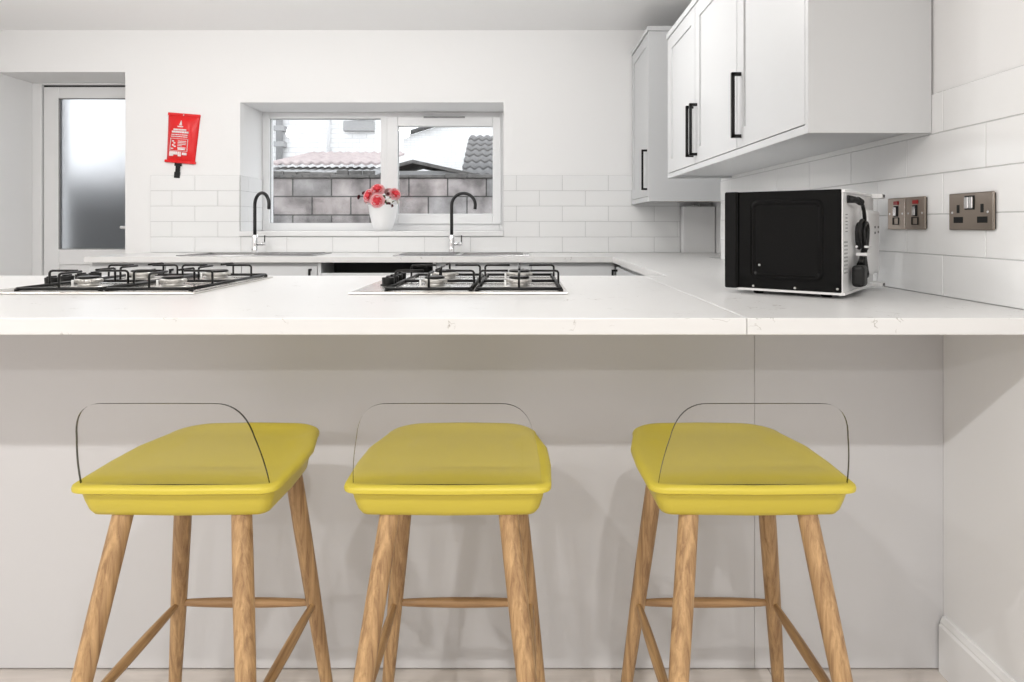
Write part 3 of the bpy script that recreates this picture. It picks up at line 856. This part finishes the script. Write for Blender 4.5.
# ------------------------------------------------------------------ switches and socket on right wall  (local: x along wall away from camera -> use rz=+90)
def wallplate(name, label, cat, dcen, w, zc, h=.085):
    t = thing(name, label, cat, (XR-.0005, dcen, zc), -PI/2)   # local x -> -Y (towards camera = right in photo), local -y -> -X (into room)
    bm = nb(); box(bm, -w/2+.003, w/2-.003, -.004, 0, -h/2+.003, h/2-.003); obj('back_box', bm, M['dark'], t)
    bm = nb(); box(bm, -w/2, w/2, -.0065, -.0035, -h/2, h/2, bev=.0022, seg=2)
    box(bm, w/2-.0055, w/2-.0005, -.0066, -.0062, -h/2+.003, h/2-.003, mi=1)
    obj('plate', bm, [M['nickel'], M['nickel_edge']], t)
    return t
def fused(label, dc):
    t = wallplate('fused_switch', label, 'switch', dc, .085, Zr(.033))
    bm = nb(); box(bm, -.010, .012, -.0095, -.006, .024, .034, bev=.001, seg=1); obj('neon', bm, M['neon'], t)
    bm = nb(); box(bm, -.011, .009, -.0085, -.006, -.008, .021, bev=.001, seg=1)
    r = obj('rocker_surround', bm, M['dark'], t)
    bm = nb(); box(bm, -.009, .004, -.0115, -.0085, -.005, .018, bev=.001, seg=1); obj('rocker', bm, M['chrome'], r)
    bm = nb(); ring(bm, -.015, .013, -.030, -.010, .0022, .0022, .0022, .0022, -.0085, -.006, bev=0); obj('fuse_carrier', bm, M['dark'], t)
    for x in (-.030, .030):
        bm = nb(); lathe(bm, [(.0028,0),(.0028,.001)], n=12, mat=Matrix.Translation((x,-.0065,0)) @ Matrix.Rotation(PI/2, 4, 'X'))
        obj('screw', bm, M['chrome'], t)
fused('brushed metal switch plate with red neon, nearer the microwave', 1.790)
fused('brushed metal switch plate with red neon, nearer the double socket', 1.703)
t = wallplate('double_socket', 'brushed metal double plug socket on the tiled right wall', 'socket', 1.494, .150, Zr(.033))
bm = nb(); box(bm, -.018, .014, -.0085, -.006, .004, .036, bev=.001, seg=1); sr = obj('rocker_surround', bm, M['dark'], t)
bm = nb()
for x in (-.0155, -.001):
    box(bm, x, x+.0125, -.0115, -.0083, .007, .033, bev=.001, seg=1)
obj('rocker', bm, M['chrome'], sr)
for cx in (-.043, .037):
    bm = nb(); box(bm, cx-.004, cx+.006, -.0068, -.006, -.003, .016)
    box(bm, cx-.015, cx-.0005, -.0068, -.006, -.026, -.012); box(bm, cx+.0005, cx+.018, -.0068, -.006, -.026, -.012); box(bm, cx-.0006, cx+.0006, -.0068, -.006, -.026, -.012)
    obj('pin_holes', bm, M['dark'], t)
for x in (-.062, .056):
    bm = nb(); lathe(bm, [(.003,0),(.003,.001)], n=12, mat=Matrix.Translation((x,-.0065,-.002)) @ Matrix.Rotation(PI/2, 4, 'X'))
    obj('screw', bm, M['chrome'], t)

# ------------------------------------------------------------------ bar stools (local: y=0 rim near camera, y grows to the bar)
YS = 1.08
def outline(ins, n=8):
    """plan outline, half width .170, depth 0..0.36, rounded, inset by ins"""
    w0, w1, dp = .1735-ins, .155-ins, .36
    y0, y1 = ins, dp-ins
    rn, rf = max(.026-ins*.3, .008), max(.075-ins*.6, .02)
    pts = []
    def arc(cx, cy, r, a0, a1):
        for k in range(n+1):
            a = a0+(a1-a0)*k/n; pts.append((cx+r*math.cos(a), cy+r*math.sin(a)))
    arc(w0-rn, y0+rn, rn, -PI/2, 0)
    pts.append((w0+.003*1, y0+.12)); pts.append((w0, y0+.20))
    arc(w1-rf, y1-rf, rf, 0, PI/2)
    pts.append((0, y1+.004))
    arc(-w1+rf, y1-rf, rf, PI/2, PI)
    pts.append((-w0, y0+.20)); pts.append((-w0-.003, y0+.12))
    arc(-w0+rn, y0+rn, rn, PI, 1.5*PI)
    pts.append((0, y0-.004))
    return pts
zT = Zr(-.427)
def seat_mesh():
    bm = nb()
    L = [(.070,-.0605), (.034,-.060), (.025,-.056), (.020,-.048), (.0145,-.030), (.012,-.0190), (.0105,-.0165), (.006,-.0145), (.0005,-.0115), (.0,-.007), (.0012,-.0035), (.005,-.001), (.012,-.0005),
         (.022,-.004), (.040,-.008), (.062,-.0105)]
    R_ = []
    for ins, z in L:
        R_.append([bm.verts.new((p[0], p[1], zT+z)) for p in outline(ins)])
    n = len(R_[0])
    for a, b in zip(R_, R_[1:]):
        for k in range(n): bm.faces.new((a[k], a[(k+1)%n], b[(k+1)%n], b[k])).smooth = True
    bm.faces.new(R_[0][::-1]); bm.faces.new(R_[-1])
    return bm
def back_mesh():
    # acrylic sheet in a plane leaning to the camera; outline in (x, h)
    pts = []
    hw, ht, H = .157, .105, .152
    P = [(hw,0)]
    def q(p0, p1, p2, n=10):
        for k in range(1, n+1):
            s = k/n; P.append(tuple((1-s)**2*a+2*s*(1-s)*b+s*s*c for a, b, c in zip(p0, p1, p2)))
    q((hw,0), (hw-.002,.045), (hw-.013,.090)); q((hw-.013,.090), (hw-.022,H), (ht-.015,H))
    P.append((0,H+.001))
    P2 = [(-x, h) for x, h in P[:-1]][::-1]
    P = P + P2
    bm = nb(); th_ = .005
    def pos(x, h, off):
        y = .017 - .050*(h/H) + .006*(1-(x/hw)**2)*(-1) + off
        return (x, y, zT-.004 + h*.985)
    # front/back as vertical strips for curvature
    F = [bm.verts.new(pos(x, h, 0)) for x, h in P]; Bk = [bm.verts.new(pos(x, h, th_)) for x, h in P]
    m = len(P)
    for i in range(m//2):
        j = m-1-i
        if i+1 <= j-1 or i+1 == j-1:
            for V in (F, Bk):
                q4 = [V[i], V[i+1], V[j-1], V[j]] if V[i+1] != V[j-1] else [V[i], V[i+1], V[j]]
                bm.faces.new(q4)
    for i in range(m):
        f = bm.faces.new((F[i], F[(i+1)%m], Bk[(i+1)%m], Bk[i])); f.material_index = 1
    return bm
def leg_pts(sx, near):
    if near: return (sx*.0995, .044, zT-.052), (sx*.176, -.100, 0)
    return (sx*.108, .263, zT-.052), (sx*.173, .338, 0)
def at_z(a, b, z):
    a, b = Vector(a), Vector(b); s = (a.z-z)/(a.z-b.z); return a.lerp(b, s)
def make_stool(label, x):
    t = thing('bar_stool', label, 'stool', (x, YS, 0), 0, None)
    obj('seat', seat_mesh(), M['yellow'], t, smooth=38)
    obj('backrest', back_mesh(), [M['acrylic'], M['acrylic_edge']], t)
    for near in (1, 0):
        for sx in (-1, 1):
            a, b = leg_pts(sx, near)
            a, b = Vector(a), Vector(b)
            c = a.lerp(b, .002)
            bm = nb(); N = 8
            pts = [a.lerp(b, k/N) for k in range(N+1)]
            rd = [.0166, .0170, .0170, .0165, .0157, .0146, .0133, .0120, .0108]
            # flat foot: build with horizontal-ish ends
            tube(bm, pts, rd, 20)
            for v in bm.verts:
                if v.co.z < .002: v.co.z = .0
            o = obj('leg', bm, M['oak'], t, smooth=40)
    zs = Zr(-.788)
    P4 = {(s, n): at_z(*leg_pts(s, n), zs + (.0)) for s in (-1,1) for n in (0,1)}
    def spindle(p, q, m):
        bm = nb(); N = 10
        tube(bm, [p.lerp(q, k/N) for k in range(N+1)], [.0055+.0045*math.sin(PI*k/N)**.7 if 0<k<N else .0055 for k in range(N+1)], 12)
        obj('stretcher', bm, m, t, smooth=50)
    spindle(P4[(-1,0)], P4[(1,0)], M['oak_x']); spindle(P4[(-1,1)], P4[(-1,0)], M['oak_y']); spindle(P4[(1,1)], P4[(1,0)], M['oak_y'])
    return t
make_stool('mustard yellow bar stool with clear backrest, at the left below the left hob', -.577)
make_stool('mustard yellow bar stool with clear backrest, the middle one of the three', -.124)
make_stool('mustard yellow bar stool with clear backrest, at the right below the microwave', .384)

# ------------------------------------------------------------------ outside
bm = nb(); box(bm, -14, 10, 4.9, 30, -.35, -.15); o = struct('ground', bm, M['ground']); 
bm = nb(); box(bm, -6, 1.5, 7.5, 7.7, -.15, Zr(.545)); bw = obj('boundary_wall', bm, M['block'])
tag(bw, 'grey concrete block wall across the yard outside the window', 'wall')
bm = nb(); x = -6
rr_ = random.Random(5)
while x < 1.5:
    w = rr_.uniform(.25, .5); box(bm, x, min(x+w, 1.5)-.004, 7.47, 7.73, Zr(.545), Zr(.585)+rr_.uniform(-.006, .012), bev=.006, seg=1); x += w
obj('coping', bm, M['coping'], bw)
# outbuilding roofs behind the wall (corrugated, sloping away from ridge)
def corrugated(bm, x0, x1, y0, z0, y1, z1, pitch, amp, thick=.03, mi=0, skew=0):
    n = max(int((x1-x0)/pitch*6), 6); A = []; B = []; A2 = []; B2 = []
    for i in range(n+1):
        x = x0+(x1-x0)*i/n; w = amp*math.sin(2*PI*(x-x0)/pitch)
        A.append(bm.verts.new((x, y0, z0+w))); B.append(bm.verts.new((x+skew, y1, z1+w)))
        A2.append(bm.verts.new((x, y0, z0+w-thick))); B2.append(bm.verts.new((x+skew, y1, z1+w-thick)))
    for i in range(n):
        bm.faces.new((A[i], A[i+1], B[i+1], B[i])); bm.faces.new((A2[i], B2[i], B2[i+1], A2[i+1]))
        bm.faces.new((A[i], A2[i], A2[i+1], A[i+1])); bm.faces.new((B[i], B[i+1], B2[i+1], B2[i]))
    bm.faces.new((A[0], B[0], B2[0], A2[0])); bm.faces.new((A[-1], A2[-1], B2[-1], B[-1]))
sh_ = thing('outbuilding', 'low outbuilding with pale pinkish corrugated roof behind the block wall', 'outbuilding', (-2.0, 8.4, -.15))
def rel(o, t): o.matrix_parent_inverse = Matrix.Translation(t.location).inverted(); return o
bm = nb(); box(bm, -3.6, -1.78, 8.1, 10.2, -.15, Zr(.60)); rel(obj('wall', bm, M['whitebrick'], sh_), sh_)
bm = nb(); corrugated(bm, -3.75, -1.74, 7.85, Zr(.60), 9.0, Zr(.80), .10, .012)
rel(obj('lower_roof', bm, M['roofgrey'], sh_), sh_)
bm = nb(); corrugated(bm, -3.3, -1.9, 8.6, Zr(.83), 10.0, Zr(1.12), .13, .014, skew=.12)
rel(obj('upper_roof', bm, M['roofpink'], sh_), sh_)
bm = nb()
rr_ = random.Random(9)
for k in range(12):
    x = -3.6+.155*k; box(bm, x, x+.14, 7.84, 7.90, Zr(.585)+rr_.uniform(-.02,.01), Zr(.635)+rr_.uniform(0,.03), bev=.004, seg=1)
rel(obj('eaves', bm, M['coping'], sh_), sh_)
# small ridge shed on the right of the mullion
s3 = thing('shed', 'small dark pitched shed roof behind the block wall, right of the mullion', 'shed', (-1.3, 8.2, -.15))
bm = nb(); box(bm, -1.55, -.75, 7.9, 8.6, -.15, Zr(.66)); rel(obj('wall', bm, M['ext_grey'], s3), s3)
bm = nb()
for sgn, (xa, za, xb, zb_) in ((1, (-1.3, .79, -.45, .60)), (-1, (-1.3, .79, -1.68, .69))):
    v = [bm.verts.new(p) for p in ((xa, 7.85, Zr(za)), (xb, 7.85, Zr(zb_)), (xb, 8.7, Zr(zb_)), (xa, 8.7, Zr(za)), (xa, 7.85, Zr(za)-.04), (xb, 7.85, Zr(zb_)-.04), (xb, 8.7, Zr(zb_)-.04), (xa, 8.7, Zr(za)-.04))]
    for f in ((0,1,2,3), (7,6,5,4), (0,4,5,1), (2,6,7,3), (1,5,6,2), (3,7,4,0)): bm.faces.new([v[i] for i in f])
rel(obj('roof', bm, M['coping'], s3), s3)
# neighbour house: white painted brick
hs = thing('house', 'white painted brick house wall filling the view beyond the yard', 'house', (-3, 10.6, -.15))
bm = nb(); box(bm, -6.5, -2.33, 10.5, 13, -.15, 5.0); rel(obj('wall', bm, M['whitebrick'], hs), hs)
bm = nb(); box(bm, -2.82, -2.34, 10.40, 10.5, Zr(1.50), Zr(1.66), bev=.01); box(bm, -2.72, -2.34, 10.36, 10.46, Zr(1.70), Zr(1.82), bev=.01)
rel(obj('window_ledge', bm, M['ext_grey'], hs), hs)
bm = nb(); tube(bm, [(-3.83, 10.42, Zr(1.0)), (-3.83, 10.42, 4.8)], .055, 12)
for z in (1.25, 1.5): box(bm, -3.90, -3.74, 10.36, 10.5, Zr(z), Zr(z)+.08)
rel(obj('drainpipe', bm, M['ext_grey'], hs), hs)
bm = nb(); tube(bm, [(-3.06, 10.44, Zr(1.15)), (-3.06, 10.44, 4.6)], .03, 10); rel(obj('white_pipe', bm, M['upvc'], hs), hs)
gb = thing('house', 'white gabled house with dark sloping verge seen through the right pane', 'house', (-.5, 21, -.15))
bm = nb()
v = [bm.verts.new(p) for p in ((-9,20,-.15), (6,20,-.15), (6,20,7.0), (-2.4,20,Zr(3.06)), (-9,20,Zr(1.05)))]
v2 = [bm.verts.new((p.co.x, 24, p.co.z)) for p in v]
bm.faces.new(v); bm.faces.new(v2[::-1])
for i in range(5): bm.faces.new((v[i], v2[i], v2[(i+1)%5], v[(i+1)%5]))
rel(obj('wall', bm, M['whitebrick'], gb), gb)
bm = nb(); tube(bm, [(-9, 19.85, Zr(1.10)), (2.0, 19.85, Zr(4.45))], .07, 8); rel(obj('verge', bm, M['ext_dark'], gb), gb)
# pantiled roof at the right
rf = thing('tiled_roof', 'grey pantiled roof slope at the right edge of the window view', 'roof', (.5, 15, -.15))
def pantiles():
    bm = nb(); y0, y1 = 14.0, 18.0; z0, z1_ = Zr(1.06), Zr(2.45); rows = 7; cols = 18
    for r in range(rows):
        s0, s1_ = r/rows, (r+1)/rows+.02
        ya, yb_ = y0+(y1-y0)*s0, y0+(y1-y0)*s1_; za, zb_ = z0+(z1_-z0)*s0+.05, z0+(z1_-z0)*s1_
        xl = -1.30 - .02*r; n = cols*8; A = []; B = []; C_ = []
        for i in range(n+1):
            x = xl + (2.6-xl)*i/n; w = .024*math.sin(2*PI*x/.20)
            A.append(bm.verts.new((x, ya, za+w))); B.append(bm.verts.new((x, yb_, zb_+w))); C_.append(bm.verts.new((x, ya+.02, za+w-.06)))
        for i in range(n):
            bm.faces.new((A[i], A[i+1], B[i+1], B[i])).smooth = True; bm.faces.new((C_[i], C_[i+1], A[i+1], A[i]))
    return bm
rel(obj('pantiles', pantiles(), M['rooftile'], rf), rf)
bm = nb()
v = [bm.verts.new(p) for p in ((-1.25,14.1,-.15), (-1.25,18.3,-.15), (-1.25,18.3,Zr(2.38)), (-1.25,18.0,Zr(2.38)), (-1.25,14.1,Zr(1.02)))]
v2 = [bm.verts.new((2.5, p.co.y, p.co.z)) for p in v]
bm.faces.new(v); bm.faces.new(v2[::-1])
for i in range(5): bm.faces.new((v[i], v2[i], v2[(i+1)%5], v[(i+1)%5]))
rel(obj('wall', bm, M['whitebrick'], rf), rf)
# dark fence added outside to darken the lower frosted door glass
bm = nb()
for k in range(14): box(bm, -5.0+.15*k, -4.86+.15*k, 5.9+.01*(k%2), 5.93+.01*(k%2), -.15, Zr(.34)+.015*(k%3), bev=.004, seg=1)
tag(obj('dark_boards', bm, M['boards']), 'added dark fence blurred behind the frosted door glass', 'boards')

# ------------------------------------------------------------------ light
def downlight(x, y, e, size=.07, col=(1,.985,.965)):
    l = bpy.data.lights.new('downlight', 'AREA'); l.shape = 'DISK'; l.size = size; l.energy = e; l.color = col
    l.spread = math.radians(165)
    o = bpy.data.objects.new('downlight', l); COL.objects.link(o); o.location = (x, y, HC-.012)
for x in (-2.3, -1.0, .3):
    downlight(x, -.44, 19); downlight(x, -2.5, 24)
for x in (-2.35, -1.2, -.05):  # unseen point lights added to lift the kitchen ceiling and back wall
    l = bpy.data.lights.new('kitchen_fill', 'POINT'); l.shadow_soft_size = .06; l.energy = 16.5; l.color = (1,.985,.965)
    o = bpy.data.objects.new('kitchen_fill', l); COL.objects.link(o); o.location = (x, 2.62, HC-.32)
w = bpy.data.worlds.new('sky'); bpy.context.scene.world = w; w.use_nodes = True
bg = w.node_tree.nodes['Background']; bg.inputs['Color'].default_value = (.93,.96,1,1); bg.inputs['Strength'].default_value = 2.5

cam = bpy.data.cameras.new('camera'); co = bpy.data.objects.new('camera', cam); COL.objects.link(co)
co.location = (0,0,CH); co.rotation_euler = (PI/2,0,0)
cam.sensor_width = 36; cam.sensor_fit = 'HORIZONTAL'; cam.lens = 660/1024*36
cam.shift_x = -10/1024; cam.shift_y = -115/1024; cam.clip_start = .01
sc = bpy.context.scene; sc.camera = co
sc.view_settings.view_transform = 'Standard'; sc.view_settings.look = 'None'
sc.view_settings.exposure = 0.06; sc.view_settings.gamma = 1; sc.view_settings.use_curve_mapping = False

GROUPS = {'bar_stool': 'yellow bar stools along the breakfast bar', 'gas_hob': 'gas hobs on the breakfast bar',
          'kitchen_sink': 'sinks below the window', 'kitchen_tap': 'black swan-neck taps at the sinks',
          'wall_cabinet': 'white wall cabinets on the right', 'base_cabinet': 'white base cabinets under the worktops',
          'fused_switch': 'brushed metal switch plates on the tiles', 'back_panel': 'grey panels under the breakfast bar',
          'worktop': 'white quartz worktops', 'house': 'white houses beyond the yard'}
for o in bpy.data.objects:
    k = o.name.split('.')[0]
    if o.parent is None and k in GROUPS and 'label' in o: o['group'] = GROUPS[k]
